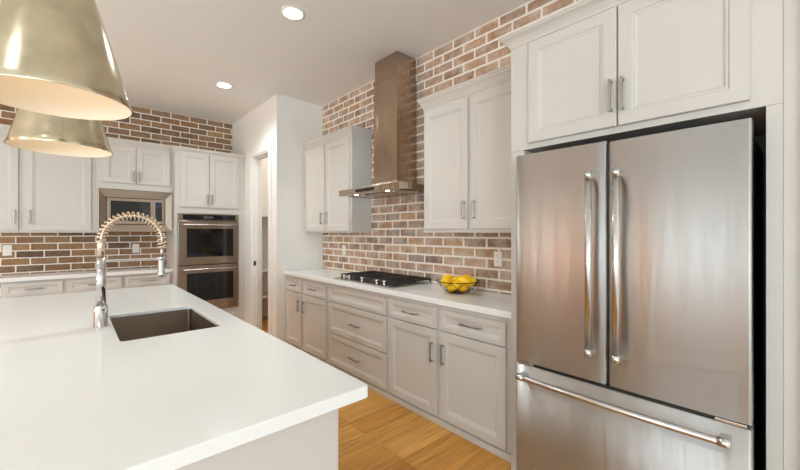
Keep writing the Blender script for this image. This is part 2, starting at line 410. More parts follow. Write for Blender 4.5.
# ------------------------------------------------------------------ cabinet parts
def front_bm(w, h, frame=0.058, thick=0.02):
    """panelled front, x 0..w, z 0..h, face at y = 0, back at y = thick"""
    bm = bmesh.new()
    prof = [(0, thick), (0, .0025), (.0025, 0), (frame - .002, 0), (frame + .002, .0045), (frame + .010, .0045), (frame + .013, .0075), (frame + .020, .0105)]
    rings = []
    for ins, d in prof:
        rings.append([bm.verts.new(p) for p in ((ins, d, ins), (w - ins, d, ins), (w - ins, d, h - ins), (ins, d, h - ins))])
    for a, b in zip(rings, rings[1:]):
        for i in range(4): bm.faces.new((a[i], a[(i + 1) % 4], b[(i + 1) % 4], b[i]))
    bm.faces.new(rings[0][::-1]); bm.faces.new(rings[-1])
    return bm

def pull_bm(L, vertical, r=.0055, out=.032):
    bm = bmesh.new()
    a, b = -L / 2, L / 2
    def bx(u0, u1, y0, y1, w):
        if vertical: box(bm, -w, w, y0, y1, u0, u1, bevel=.0015, seg=1)
        else: box(bm, u0, u1, y0, y1, -w, w, bevel=.0015, seg=1)
    bx(a, b, -out, -out + .011, r)
    for s in (a + .004, b - .016): bx(s, s + .012, -out + .010, 0.0, r * .9)
    return bm

def front(kind, parent, x0, x1, z0, z1, y=-0.02, frame=0.058, handle=None, hl=0.13):
    """handle: (x, z, vertical) in cabinet coordinates"""
    o = obj(kind, front_bm(x1 - x0, z1 - z0, frame), M['paint'], parent, (x0, y, z0))
    if handle:
        hx, hz, v = handle
        obj('handle', pull_bm(hl, v), M['nickel'], o, (hx - x0, 0, hz - z0))
    return o

CROWN = [(0, 0), (.006, 0), (.006, .012), (.010, .018), (.016, .034), (.027, .052), (.034, .058), (.034, .070), (.040, .076), (.040, .090), (0, .090)]
def crown_bm(w, d, z, left=True, right=True, prof=CROWN, k=1.0):
    """moulding round the front of a cabinet, x 0..w, front y = 0, back y = d"""
    bm = bmesh.new()
    rings = []
    for o, h in prof:
        o *= k; h *= k
        L = [(-o, d), (-o, -o)] if left else [(0, -o)]
        R = [(w + o, -o), (w + o, d)] if right else [(w, -o)]
        rings.append([bm.verts.new((x, y, z + h)) for x, y in L + R])
    n = len(rings); m = len(rings[0])
    for j in range(n):
        a, b = rings[j], rings[(j + 1) % n]
        for i in range(m - 1): bm.faces.new((a[i], a[i + 1], b[i + 1], b[i]))
    bm.faces.new([r[0] for r in rings]); bm.faces.new([r[-1] for r in rings][::-1])
    return bm

def carcass(parent, w, d, z0, z1, m=None):
    return boxobj('body', (0, w, 0, d, z0, z1), m or M['paint'], parent, bevel=.0012)

XF = 1.975          # face frames of the right-hand base run
XU = 2.215           # face frames of the right-hand uppers
R90 = -PI / 2
BZ0, BZ1 = 0.043, 0.872

def base_cab(loc, rot, w, d, label, fronts, group):
    t = thing('base_cabinet', label, 'cabinet', loc, rot, group)
    carcass(t, w, d, BZ0, BZ1)
    boxobj('toe_kick', (0, w, -.012, .02, 0.0, .042), M['paint'], t, bevel=.002)
    for f in fronts: front(parent=t, **f)
    return t
gb = 'base cabinets under the brick wall with the hood'
DB = XB - XF - .004
# U1: pantry end, two drawers over two doors
y0 = 4.302; w = y0 - 3.312
X = lambda y: y0 - y
base_cab((XF, y0, 0), R90, w, DB, 'greige base cabinet with two small drawers over two doors, next to the pantry wall', [
    dict(kind='drawer', x0=X(4.284), x1=X(3.885), z0=.69, z1=.838, frame=.034, handle=(X(4.06), .764, False)),
    dict(kind='drawer', x0=X(3.845), x1=X(3.338), z0=.69, z1=.838, frame=.034, handle=(X(3.59), .764, False)),
    dict(kind='door', x0=X(4.284), x1=X(3.885), z0=.06, z1=.68, handle=(X(3.925), .54, True)),
    dict(kind='door', x0=X(3.845), x1=X(3.338), z0=.06, z1=.68, handle=(X(3.805), .54, True))], gb)
# U2: drawer stack under the cooktop
y0 = 3.311; w = y0 - 2.341
X = lambda y: y0 - y
base_cab((XF, y0, 0), R90, w, DB, 'greige drawer cabinet with two deep drawers directly under the gas cooktop', [
    dict(kind='drawer_front', x0=X(3.285), x1=X(2.358), z0=.692, z1=.838, frame=.034),
    dict(kind='drawer', x0=X(3.285), x1=X(2.358), z0=.374, z1=.678, frame=.045, handle=(X(2.805), .522, False), hl=.16),
    dict(kind='drawer', x0=X(3.285), x1=X(2.358), z0=.06, z1=.364, frame=.045, handle=(X(2.805), .208, False), hl=.16)], gb)
# U3: next to the refrigerator
y0 = 2.340; w = y0 - 1.163
X = lambda y: y0 - y
base_cab((XF, y0, 0), R90, w, DB, 'greige base cabinet with two drawers over two wide doors, beside the refrigerator', [
    dict(kind='drawer', x0=X(2.322), x1=X(1.790), z0=.69, z1=.838, frame=.034, handle=(X(2.05), .766, False), hl=.165),
    dict(kind='drawer', x0=X(1.752), x1=X(1.222), z0=.69, z1=.838, frame=.034, handle=(X(1.478), .770, False), hl=.170),
    dict(kind='door', x0=X(2.322), x1=X(1.790), z0=.06, z1=.68, handle=(X(1.826), .516, True), hl=.145),
    dict(kind='door', x0=X(1.752), x1=X(1.222), z0=.06, z1=.68, handle=(X(1.716), .522, True), hl=.148)], gb)

# worktop of that run
bm = bmesh.new(); box(bm, 1.936, XB - .003, 1.166, 4.303, .873, .914, bevel=.003)
tag(obj('countertop', bm, M['quartz']), 'white quartz countertop under the range hood, carrying the cooktop and fruit bowl', 'countertop')

# uppers on the hood wall
def upper_cab(loc, rot, w, d, z0, z1, label, fronts, group, left=True, right=True, cd=None, k=1.0):
    t = thing('upper_cabinet', label, 'cabinet', (loc[0], loc[1], z0), rot, group)
    carcass(t, w, d, 0, z1 - z0)
    obj('crown_moulding', crown_bm(w, cd or d, z1 - z0 - .09 * k, left, right, k=k), M['paint'], t)
    for f in fronts:
        f = dict(f); f['z0'] -= z0; f['z1'] -= z0
        if f.get('handle'): f['handle'] = (f['handle'][0], f['handle'][1] - z0, f['handle'][2])
        front(parent=t, **f)
    return t
gu = 'upper cabinets either side of the range hood'
y0 = 2.165; w = y0 - 1.156
X = lambda y: y0 - y
upper_cab((XU, y0), R90, w, XB - XU - .004, 1.385, 2.512, 'greige upper cabinet with two tall doors right of the hood, above the fruit bowl', [
    dict(kind='door', x0=X(2.142), x1=X(1.694), z0=1.414, z1=2.392, handle=(X(1.722), 1.556, True), hl=.138),
    dict(kind='door', x0=X(1.668), x1=X(1.190), z0=1.414, z1=2.392, handle=(X(1.626), 1.556, True), hl=.138)], gu, True, False)
y0 = 4.302; w = y0 - 3.235
X = lambda y: y0 - y
upper_cab((XU, y0), R90, w, XB - XU - .004, 1.385, 2.516, 'greige upper cabinet with two tall doors left of the hood, against the pantry wall', [
    dict(kind='door', x0=X(4.262), x1=X(3.785), z0=1.405, z1=2.415, handle=(X(3.825), 1.552, True), hl=.138),
    dict(kind='door', x0=X(3.745), x1=X(3.270), z0=1.405, z1=2.415, handle=(X(3.708), 1.556, True), hl=.138)], gu, False, True)

# ------------------------------------------------------------------ refrigerator and its surround
XFC = 1.90
y0 = 1.150; wfc = y0 - .058
t = thing('refrigerator_surround_cabinet', 'tall greige cabinet surround with two doors above the refrigerator', 'cabinet', (XFC, y0, 0), R90)
X = lambda y: y0 - y
dfc = XB - XFC - .004
boxobj('side_panel', (0, X(1.066), 0, dfc, 0, 1.851), M['paint'], t, bevel=.001)
boxobj('side_panel', (X(.101), X(.058), 0, dfc, 0, 1.851), M['paint'], t, bevel=.001)
boxobj('scribe_strip', (X(.058) + .001, X(.003), .012, .04, 0, 2.515), M['paint'], t)
boxobj('body', (0, wfc, 0, dfc, 1.852, 2.515), M['paint'], t, bevel=.001)
boxobj('back_liner', (X(1.065), X(.102), dfc - .012, dfc - .002, 0, 1.85), M['darkgrey'], t)
front('door', t, X(1.033), X(.592), 1.882, 2.438, handle=(X(.612), 2.022, True), hl=.15)
front('door', t, X(.585), X(.143), 1.882, 2.438, handle=(X(.563), 2.020, True), hl=.15)
CR2 = [(0, 0), (.006, 0), (.008, .010), (.016, .022), (.030, .040), (.046, .052), (.056, .056), (.056, .064), (.062, .068), (.062, .080), (0, .080)]
obj('crown_moulding', crown_bm(wfc, XU - .050 - XFC, 2.448, True, False, CR2, .86), M['paint'], t)

XR = 1.77
fy0, fy1 = 1.043, .129
t = thing('refrigerator', 'stainless steel french door refrigerator with bottom freezer drawer', 'refrigerator', (XR, fy0, 0), R90)
X = lambda y: fy0 - y
fw = fy0 - fy1
boxobj('case', (.012, fw - .012, .075, .68, .03, 1.772), M['darkgrey'], t, bevel=.004)
boxobj('foot_grille', (.02, fw - .02, .085, .12, .0, .029), M['black'], t)
def fr_door(kind, x0, x1, z0, z1):
    bm = bmesh.new()
    # a slightly bowed slab
    d = .072; wd = x1 - x0
    xs = [0, .0012, .003, .0055, .008] + [.008 + (wd - .016) * i / 12 for i in range(1, 12)]
    xs += [wd - x for x in (.008, .0055, .003, .0012, 0)]
    n = len(xs) - 1
    fr, bk = [], []
    for x in xs:
        u = x / wd
        e = min(u, 1 - u) * wd
        y = .006 * max(0, 1 - e / .008) ** 2 - .0025 * (1 - (2 * u - 1) ** 2)
        fr.append((bm.verts.new((x, y, 0)), bm.verts.new((x, y, z1 - z0))))
        bk.append((bm.verts.new((x, d, 0)), bm.verts.new((x, d, z1 - z0))))
    for i in range(n):
        f = bm.faces.new((fr[i][0], fr[i + 1][0], fr[i + 1][1], fr[i][1])); f.smooth = True
        bm.faces.new((bk[i][0], bk[i][1], bk[i + 1][1], bk[i + 1][0]))
        bm.faces.new((fr[i][1], fr[i + 1][1], bk[i + 1][1], bk[i][1])); bm.faces.new((fr[i][0], bk[i][0], bk[i + 1][0], fr[i + 1][0]))
    bm.faces.new((fr[0][0], fr[0][1], bk[0][1], bk[0][0])); bm.faces.new((fr[n][0], bk[n][0], bk[n][1], fr[n][1]))
    o = obj(kind, bm, M['steel_door'], t, (x0, 0, z0))
    return o
dl = fr_door('door', 0, X(.597), .708, 1.794)
dr = fr_door('door', X(.587), fw, .708, 1.788)
dz = fr_door('freezer_drawer', 0, fw, .06, .690)
boxobj('gasket', (.008, fw - .008, .004, .07, .691, .707), M['black'], t)
boxobj('gasket', (X(.597) + .0005, X(.587) - .0005, .012, .07, .712, 1.78), M['black'], t)
for x in (.012, fw - .10):
    boxobj('hinge', (x, x + .088, -.002, .05, .693, .7045), M['handle_steel'], t, bevel=.002)
def fr_handle(parent, L, vertical):
    bm = bmesh.new(); r = .0145; out = .058
    if vertical:
        lathe(bm, [(r, 0), (r, L)], (0, -out, -L / 2), 20, 'z')
        for s in (-1, 1):
            zc = s * (L / 2 - .004)
            lathe(bm, [(r + .0012, -.017), (r + .0012, .017)], (0, -out, zc), 20, 'z')
            box(bm, -.011, .011, -out, .004, zc - .015, zc + .015, bevel=.003)
    else:
        pts = [(-L / 2 + L * i / 16, -out - .012 * (1 - (2 * i / 16 - 1) ** 2), 0) for i in range(17)]
        tube(bm, pts, r, 16)
        for s in (-1, 1):
            xc = s * (L / 2 - .006)
            lathe(bm, [(r + .0025, -.018), (r + .0025, .018)], (xc, -out, 0), 20, 'x')
            box(bm, xc - .016, xc + .016, -out, .004, -.011, .011, bevel=.003)
    return obj('handle', bm, M['handle_steel'], parent)
h = fr_handle(dl, .80, True); h.location = (X(.652), 0, 1.245 - .708)
h = fr_handle(dr, .80, True); h.location = (X(.541) - X(.587), 0, 1.245 - .708)
h = fr_handle(dz, .80, False); h.location = (X(.590), 0, .643 - .06)

# ------------------------------------------------------------------ range hood
t = thing('range_hood', 'stainless chimney range hood on the brick wall above the cooktop', 'range hood', (XB - .002, 2.695, 1.745), R90)
# local: x along the wall (to the right in the photo), -y out from the wall
bm = bmesh.new()
hw, hd = .457, .478
box(bm, -hw, hw, -hd, 0, .008, .062, bevel=.002)
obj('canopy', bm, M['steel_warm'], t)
bm = bmesh.new()
for i in range(3):
    box(bm, -hw + .05 + i * .275, -hw + .05 + i * .275 + .262, -hd + .10, -.05, .002, .0075)
obj('filter', bm, M['steel_x'], t)
bm = bmesh.new()
rings = []
for k in range(9):
    a = k / 8
    e = .055 * (1 - a) ** 2.6
    z = .0625 + .085 * a
    rings.append([(-.172 - e, -.252 - e, z), (.172 + e, -.252 - e, z), (.172 + e, 0, z), (-.172 - e, 0, z)])
rings.append([(-.172, -.252, 1.105), (.172, -.252, 1.105), (.172, 0, 1.105), (-.172, 0, 1.105)])
skin_rings(bm, rings, smooth=False)
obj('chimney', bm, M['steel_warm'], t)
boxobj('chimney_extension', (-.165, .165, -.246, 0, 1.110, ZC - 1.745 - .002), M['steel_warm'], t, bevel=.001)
boxobj('control_panel', (-.17, .12, -hd - .0015, -hd - .0002, .022, .048), M['blackglass'], t)
for x in (-.235, .235):
    bm = bmesh.new(); lathe(bm, [(.018, 0), (.018, .004)], (x, -hd + .06, .0035), 20); l = obj('lamp', bm, M['hoodlamp'], t)
    ld = bpy.data.lights.new('lamp_beam', 'SPOT'); ld.energy = 3; ld.color = (1, .92, .8); ld.spot_size = 2.0; ld.spot_blend = .8; ld.shadow_soft_size = .03
    lo = bpy.data.objects.new('lamp_beam', ld); C.objects.link(lo); lo.parent = t; lo.location = (x, -hd + .06, -.004)

# ------------------------------------------------------------------ cooktop
t = thing('gas_cooktop', 'stainless gas cooktop with black grates and five front knobs', 'cooktop', (2.245, 2.775, .9145), R90)
bm = bmesh.new(); box(bm, -.457, .457, -.262, .262, 0, .012, bevel=.004)
obj('tray', bm, M['steel'], t)
for bx_, by_, r in ((-.30, .11, .045), (-.30, -.10, .038), (0, .03, .058), (.30, .11, .045), (.30, -.10, .038)):
    bm = bmesh.new(); lathe(bm, [(r * 1.25, 0), (r * 1.25, .010), (r * .8, .012), (r * .8, .018), (r, .019), (r, .024), (r * .7, .027)], (bx_, by_, .0122), 24)
    obj('burner', bm, M['black'], t)
for gx in (-.298, 0, .298):
    bm = bmesh.new()
    x0, x1, ya, yb = gx - .146, gx + .146, -.175, .245
    zt = .050
    for yy in (ya, yb - .014): box(bm, x0, x1, yy, yy + .014, zt - .016, zt, bevel=.002, seg=1)
    for xx in (x0, x1 - .014): box(bm, xx, xx + .014, ya, yb, zt - .016, zt, bevel=.002, seg=1)
    for k in range(1, 5):
        xx = x0 + (x1 - x0 - .010) * k / 5
        box(bm, xx, xx + .010, ya + .005, yb - .005, zt - .014, zt + .002, bevel=.0015, seg=1)
    for k in range(1, 4):
        yy = ya + (yb - ya) * k / 4
        box(bm, x0 + .005, x1 - .005, yy, yy + .010, zt - .015, zt - .001, bevel=.0015, seg=1)
    for xx in (x0 + .001, x1 - .015):
        for yy in (ya + .001, yb - .015): box(bm, xx, xx + .014, yy, yy + .014, .0125, zt - .010)
    obj('grate', bm, M['iron'], t)
for ky in (3.09, 3.0, 2.79, 2.565, 2.462):
    bm = bmesh.new(); lathe(bm, [(.013, 0), (.013, .012), (.010, .016), (.010, .024), (.017, .027), (.0185, .036), (.017, .040)], (2.775 - ky, -.222, .0122), 20)
    obj('knob', bm, M['handle_steel'], t)

# ------------------------------------------------------------------ fruit bowl and lemons
BX, BY, BZ = 2.265, 1.845, .9145
t = thing('wire_fruit_bowl', 'dark wire fruit bowl full of lemons on the quartz counter', 'bowl', (BX, BY, BZ))
RB, RT, HB = .070, .168, .088
def bprof(u): return (RB + (RT - RB) * (u ** .8), .004 + HB * u ** 1.15)
bm = bmesh.new(); tube(bm, ring_pts((0, 0, .004 + HB), RT, 48), .0030, 8, True); obj('rim', bm, M['wire'], t)
bm = bmesh.new(); tube(bm, ring_pts((0, 0, .004), RB, 32), .0030, 8, True)
for a in (0, PI / 2):
    tube(bm, [(-RB * math.cos(a), -RB * math.sin(a), .004), (0, 0, .004), (RB * math.cos(a), RB * math.sin(a), .004)], .002, 6)
obj('base_ring', bm, M['wire'], t)
bm = bmesh.new()
nw = 9
for s in (-1, 1):
    for k in range(nw):
        pts = []
        for i in range(11):
            u = i / 10; r, z = bprof(u); a = 2 * PI * (k + s * u * 1.0) / nw
            pts.append((r * math.cos(a), r * math.sin(a), z))
        tube(bm, pts, .0019, 6)
obj('wire_lattice', bm, M['wire'], t)

def lemon_mesh():
    bm = bmesh.new(); n = 20; prof = []
    L, R = .0452, .0370
    for i in range(1, n):
        a = PI * i / n
        x = -math.cos(a); r = math.sin(a) ** .85
        nub = .25 * max(0, abs(x) - .80) / .2
        prof.append((max(.0012, R * r), L * x * (1 + nub * .75)))
    lathe(bm, prof, (0, 0, 0), 20, 'x')
    return bm
lem0 = obj('lemon', lemon_mesh(), M['lemon'])
def settle(n, r, seed=3):
    rnd = random.Random(seed)
    P = [Vector((rnd.uniform(-.07, .07), rnd.uniform(-.07, .07), .06 + .03 * k)) for k in range(n)]
    nz = Vector((-(HB) / math.hypot(HB, RT - RB), 0, (RT - RB) / math.hypot(HB, RT - RB)))
    for it in range(1500):
        for p in P: p.z -= .0012 if it < 1100 else .0002
        for rep_ in range(4):
            for a in range(n):
                for b in range(a):
                    d = P[a] - P[b]; L = d.length
                    if 1e-6 < L < 2 * r:
                        q = d * ((2 * r - L) / L / 2); P[a] += q; P[b] -= q
            for p in P:
                if p.z < r + .006: p.z = r + .006
                rho = math.hypot(p.x, p.y)
                if rho > 1e-5:      # signed distance to the flared wall
                    sd = (rho - RB) * nz.x + (p.z - .004) * nz.z
                    if sd < r:
                        k = r - sd; p.z += nz.z * k
                        f = (rho + nz.x * k) / rho; p.x *= f; p.y *= f
    return P
spots = settle(14, .0380)
LL = ['lemon low in the wire bowl at its left, just above the base ring', 'lemon on the bowl floor at the back left, towards the brick', 'lemon low in the wire bowl at its right front, just above the base ring', 'lemon at the far left rim of the bowl, towards the cooktop',
      'lemon at the front of the bowl, between its two lowest lemons', 'lemon on the bowl floor at the back right, towards the brick', 'lemon in the middle of the heap, ringed by the others', 'lemon at the front right rim of the bowl, towards the refrigerator',
      'lemon standing highest at the back left rim, against the brick', 'lemon at the front left rim of the bowl, facing the island', 'lemon at the right of the bowl, tucked below the rim lemons', 'lemon at the back middle of the heap, against the brick',
      'lemon on top of the heap at its front, nearest the camera', 'lemon at the back right rim of the bowl, against the brick']
for i, (x, y, z) in enumerate(spots):
    o = lem0 if i == 0 else lem0.copy()
    if i: C.objects.link(o)
    o.location = (BX + x, BY + y, BZ + z)
    o.rotation_euler = (random.uniform(-.3, .3), random.uniform(-.35, .35), random.uniform(0, 6.28))
    tag(o, 'yellow ' + LL[i] if LL[i].startswith('lemon') else LL[i].replace('lemon', 'yellow lemon'), 'lemon', 'lemons in the wire bowl')

# ------------------------------------------------------------------ outlets
def outlet(loc, rot, label):
    t = thing('wall_outlet', label, 'outlet', loc, rot, 'white wall outlets on the brick')
    boxobj('cover_plate', (-.036, .036, -.006, 0, -.058, .058), M['plate'], t, bevel=.002)
    for s in (-1, 1):
        bm = bmesh.new(); box(bm, -.017, .017, -.008, -.0062, s * .024 - .015, s * .024 + .015, bevel=.0015, seg=1)
        o = obj('receptacle', bm, M['plate'], t)
        bm = bmesh.new()
        for q in (-.007, .005): box(bm, q, q + .002, -.0086, -.0081, s * .024 - .004, s * .024 + .006)
        obj('slot', bm, M['black'], o)
outlet((XB - .0005, 3.790, 1.173), R90, 'white outlet on the brick left of the cooktop')
outlet((XB - .0005, 1.614, 1.180), R90, 'white outlet on the brick right of the fruit bowl')
outlet((-.541, YB - .0005, 1.188), 0, 'white outlet on the back brick wall at the left edge of the photo')
outlet((.627, YB - .0005, 1.177), 0, 'white outlet on the back brick wall under the microwave')

# ------------------------------------------------------------------ back wall run
YBF = 5.57
gk = 'base cabinets under the back brick wall'
def back_base(x0, x1, dx0, dx1, label, hside):
    base_cab((x0, YBF, 0), 0, x1 - x0, YB - YBF - .004, label, [
        dict(kind='drawer', x0=dx0 - x0, x1=dx1 - x0, z0=.712, z1=.852, frame=.034, handle=((dx0 + dx1) / 2 - x0, .782, False), hl=.15),
        dict(kind='door', x0=dx0 - x0, x1=dx1 - x0, z0=.06, z1=.70, handle=((dx1 - .035 if hside else dx0 + .035) - x0, .54, True))], gk)
back_base(-0.5538, -0.0579, -0.5291, -0.0781, 'greige base cabinet with one drawer, leftmost behind the island', True)
back_base(-0.0574, 0.4648, -0.0366, 0.4470, 'greige base cabinet with one drawer behind the faucet post', False)
back_base(0.4653, .9740, 0.4816, 0.9514, 'greige base cabinet with one drawer left of the wall ovens', True)
bm = bmesh.new(); box(bm, -.61, .9740, YBF - .040, YB - .003, .873, .914, bevel=.003)
tag(obj('countertop', bm, M['quartz']), 'white quartz countertop along the back brick wall behind the island', 'countertop')

gu2 = 'upper cabinets on the back brick wall'
YU = 5.63
x0 = -0.9545
upper_cab((x0, YU), 0, -0.4032 - x0, YB - YU - .004, 1.3850, 2.5148, 'greige single door upper cabinet cut off by the left photo edge', [
    dict(kind='door', x0=.03, x1=-0.4286 - x0, z0=1.4093, z1=2.4028, handle=(-0.4597 - x0, 1.5554, True), hl=.145)], gu2, True, False)
x0 = -0.4027
upper_cab((x0, YU), 0, 0.2070 - x0, YB - YU - .004, 1.3850, 2.5148, 'greige single door upper cabinet left of the microwave, behind the pendant', [
    dict(kind='door', x0=-0.3779 - x0, x1=0.1656 - x0, z0=1.4093, z1=2.4028, handle=(-0.3467 - x0, 1.5554, True), hl=.145)], gu2, False, False)
YM = 5.513
x0 = 0.2075; w = 0.9745 - x0
t = upper_cab((x0, YM), 0, w, YB - YM - .004, 1.9061, 2.5100, 'greige two door upper cabinet directly above the microwave', [
    dict(kind='door', x0=0.2630 - x0, x1=0.5786 - x0, z0=1.9840, z1=2.4272, handle=(0.5513 - x0, 2.0717, True), hl=.125),
    dict(kind='door', x0=0.5844 - x0, x1=0.9399 - x0, z0=1.9840, z1=2.4272, handle=(0.6136 - x0, 2.0717, True), hl=.125)], gu2, True, False, cd=YU - YM - .048)
boxobj('side_panel', (0, .012, 0, YB - YM - .004, 1.3899 - 1.9061, -.0005), M['paint'], t)
boxobj('side_panel', (w - .006, w, 0, YB - YM - .004, 1.3899 - 1.9061, -.0005), M['paint'], t)

# microwave with its trim kit
x0, x1 = 0.2206, 0.9672
z0, z1 = 1.3918, 1.9032
t = thing('microwave', 'built-in stainless microwave with wide trim frame on the back wall', 'microwave', (x0, YM, z0), 0)
w, h_ = x1 - x0, z1 - z0
a0, a1, b0, b1 = 0.3019 - x0, 0.8815 - x0, 1.4892 - z0, 1.8009 - z0
bm = bmesh.new()
def ringrect(bm, ra, rb):
    va = [bm.verts.new(p) for p in ra]; vb = [bm.verts.new(p) for p in rb]
    for i in range(4): bm.faces.new((va[i], va[(i + 1) % 4], vb[(i + 1) % 4], vb[i]))
def rect(xa, xb, za, zb, y): return [(xa, y, za), (xb, y, za), (xb, y, zb), (xa, y, zb)]
rr = [rect(0, w, 0, h_, .018), rect(0, w, 0, h_, -.010), rect(.006, w - .006, .006, h_ - .006, -.014), rect(a0 - .008, a1 + .008, b0 - .008, b1 + .008, -.002), rect(a0 - .008, a1 + .008, b0 - .008, b1 + .008, .02)]
for p, q in zip(rr, rr[1:]): ringrect(bm, p, q)
obj('trim_frame', bm, M['steel_x'], t)
boxobj('case', (.02, w - .02, .021, .40, .012, h_ - .02), M['darkgrey'], t)
dsplit = 0.7578 - x0
bm = bmesh.new(); box(bm, a0, dsplit, -.012, .019, b0, b1, bevel=.003)
o = obj('door', bm, M['steel_x'], t)
boxobj('window', (a0 + .035, dsplit - .028, -.0135, -.0122, b0 + .040, b1 - .034), M['blackglass'], o)
bm = bmesh.new(); box(bm, dsplit + .001, a1, -.012, .019, b0, b1, bevel=.003)
o = obj('control_panel', bm, M['steel_x'], t)
o2 = boxobj('keypad', (dsplit + .022, a1 - .030, -.0135, -.0122, b0 + .040, b1 - .034), M['blackglass'], o)
boxobj('display', (dsplit + .030, a1 - .038, -.0141, -.0136, b1 - .085, b1 - .050), simple('blue_display', (.02, .05, .12, 1), .2), o2)

# oven tower
YT = 5.401
x0 = .9752; w = XP - .0015 - x0
t = thing('oven_cabinet', 'tall greige cabinet around the double wall oven with two upper doors', 'cabinet', (x0, YT, 0), 0)
dT = YB - YT - .004
ox0, ox1, oz0, oz1 = 1.0061, 1.7532, 0.3399, 1.6334
boxobj('side_panel', (0, ox0 - x0 - .001, 0, dT, 0, 1.6389), M['paint'], t, bevel=.001)
boxobj('side_panel', (ox1 - x0 + .001, w, 0, dT, 0, 1.6389), M['paint'], t, bevel=.001)
boxobj('body', (0, w, 0, dT, 1.6394, 2.4905), M['paint'], t, bevel=.001)
boxobj('body', (ox0 - x0, ox1 - x0, 0, dT, 0.0, 0.3384), M['paint'], t, bevel=.001)
front('door', t, 1.0344 - x0, 1.3733 - x0, 1.7210, 2.4340, handle=(1.3500 - x0, 1.8233, True), hl=.14)
front('door', t, 1.3811 - x0, 1.7581 - x0, 1.7210, 2.4340, handle=(1.4045 - x0, 1.8233, True), hl=.14)
front('drawer', t, 1.018 - x0, 1.748 - x0, .06, .265, frame=.034, handle=(1.383 - x0, .165, False))
obj('crown_moulding', crown_bm(w, YM - YT - .048, 2.4025, True, False), M['paint'], t)

t = thing('double_wall_oven', 'stainless double wall oven with black glass doors', 'oven', (ox0, YT, oz0), 0)
w = ox1 - ox0
Z = lambda z: z - oz0
boxobj('case', (.012, w - .012, .002, .50, .004, Z(oz1) - .004), M['darkgrey'], t)
bm = bmesh.new(); box(bm, 0, w, -.022, 0, Z(1.5467), Z(1.6334), bevel=.003)
o = obj('control_panel', bm, M['steel_x'], t)
boxobj('panel_glass', (.055, w - .045, -.0235, -.0222, Z(1.5554), Z(1.6236)), M['blackglass'], o)
boxobj('display', (.30, .42, -.0241, -.0236, Z(1.5779), Z(1.6022)), M['display'], o)
for za, zb, wa, wb_ in ((0.9623, 1.5389, 1.0636, 1.4386), (0.3457, 0.9525, 0.4792, 0.8522)):
    bm = bmesh.new(); box(bm, 0, w, -.030, 0, Z(za), Z(zb), bevel=.004)
    o = obj('oven_door', bm, M['steel_x'], t)
    boxobj('window', (.098, w - .075, -.0318, -.0302, Z(wa), Z(wb_)), M['blackglass'], o)
    bm = bmesh.new()
    lathe(bm, [(.012, 0), (.012, w - .11)], (.055, -.075, Z(zb) - .048), 16, 'x')
    for x in (.075, w - .075): lathe(bm, [(.010, -.076), (.010, -.030)], (x, 0, Z(zb) - .048), 14, 'y')
    obj('handle', bm, M['handle_steel'], o)
boxobj('vent_trim', (.005, w - .005, -.012, 0, Z(0.3404), Z(0.3450)), M['black'], t)

# ------------------------------------------------------------------ island
IX0, IX1, IY0, IY1 = -.75, .684, .904, 3.87
t = thing('kitchen_island', 'greige kitchen island with a panelled end below the white top', 'island', (0, 0, 0))
bx0, bx1, by0, by1 = -.45, .606, .985, 3.84
bm = bmesh.new()      # hollow body so that the sink hangs inside
for q in ((bx0, bx0 + .02, by0, by1, 0.05, .872), (bx1 - .02, bx1, by0, by1, 0.05, .872), (bx0 + .02, bx1 - .02, by0, by0 + .02, .05, .872), (bx0 + .02, bx1 - .02, by1 - .02, by1, .05, .872), (bx0 + .02, bx1 - .02, by0 + .02, by1 - .02, .05, .07)):
    box(bm, *q)
obj('body', bm, M['paint'], t)
boxobj('end_panel', (-.70, .604, by0 - .03, by0 - .001, 0, .872), M['paint'], t, bevel=.002)
boxobj('toe_kick', (bx0 + .01, bx1 - .06, by0 + .01, by1 - .02, 0, .049), M['paint'], t)
n = 5
for k in range(n):
    ya = by0 + .003 + k * (by1 - by0 - .03) / n; yb = ya + (by1 - by0 - .03) / n - .012
    o = obj('door', front_bm(yb - ya, .785, .058), M['paint'], t, (bx1 + .021, ya, .075), PI / 2)
    obj('handle', pull_bm(.14, True), M['nickel'], o, (yb - ya - .04, 0, .66))

SX0, SX1, SY0, SY1 = .154, .566, 1.978, 2.662
def slab_with_hole(x0, x1, y0, y1, z0, z1, hx0, hx1, hy0, hy1, rc=.012, bev=.003):
    bm = bmesh.new()
    def rr_(xa, xb, ya, yb, r, z, n=5):
        P = []
        for cx, cy, a in ((xb - r, yb - r, 0), (xa + r, yb - r, PI / 2), (xa + r, ya + r, PI), (xb - r, ya + r, 1.5 * PI)):
            for i in range(n): P.append((cx + r * math.cos(a + PI / 2 * i / (n - 1)), cy + r * math.sin(a + PI / 2 * i / (n - 1)), z))
        return [bm.verts.new(p) for p in P]
    zh = z1 - .019
    L = [rr_(hx0 - .03, hx1 + .03, hy0 - .03, hy1 + .03, .04, z0), rr_(hx0 - .03, hx1 + .03, hy0 - .03, hy1 + .03, .04, zh), rr_(hx0, hx1, hy0, hy1, .02, zh), rr_(hx0, hx1, hy0, hy1, .02, z1 - .002), rr_(hx0 - .002, hx1 + .002, hy0 - .002, hy1 + .002, .022, z1),
         rr_(x0 + bev, x1 - bev, y0 + bev, y1 - bev, rc, z1), rr_(x0 + .001, x1 - .001, y0 + .001, y1 - .001, rc, z1 - .001), rr_(x0, x1, y0, y1, rc, z1 - bev),
         rr_(x0, x1, y0, y1, rc, z0 + bev), rr_(x0 + bev, x1 - bev, y0 + bev, y1 - bev, rc, z0)]
    n = len(L[0])
    for k in range(len(L)):
        a, b = L[k], L[(k + 1) % len(L)]
        for i in range(n): bm.faces.new((a[i], a[(i + 1) % n], b[(i + 1) % n], b[i]))
    return bm
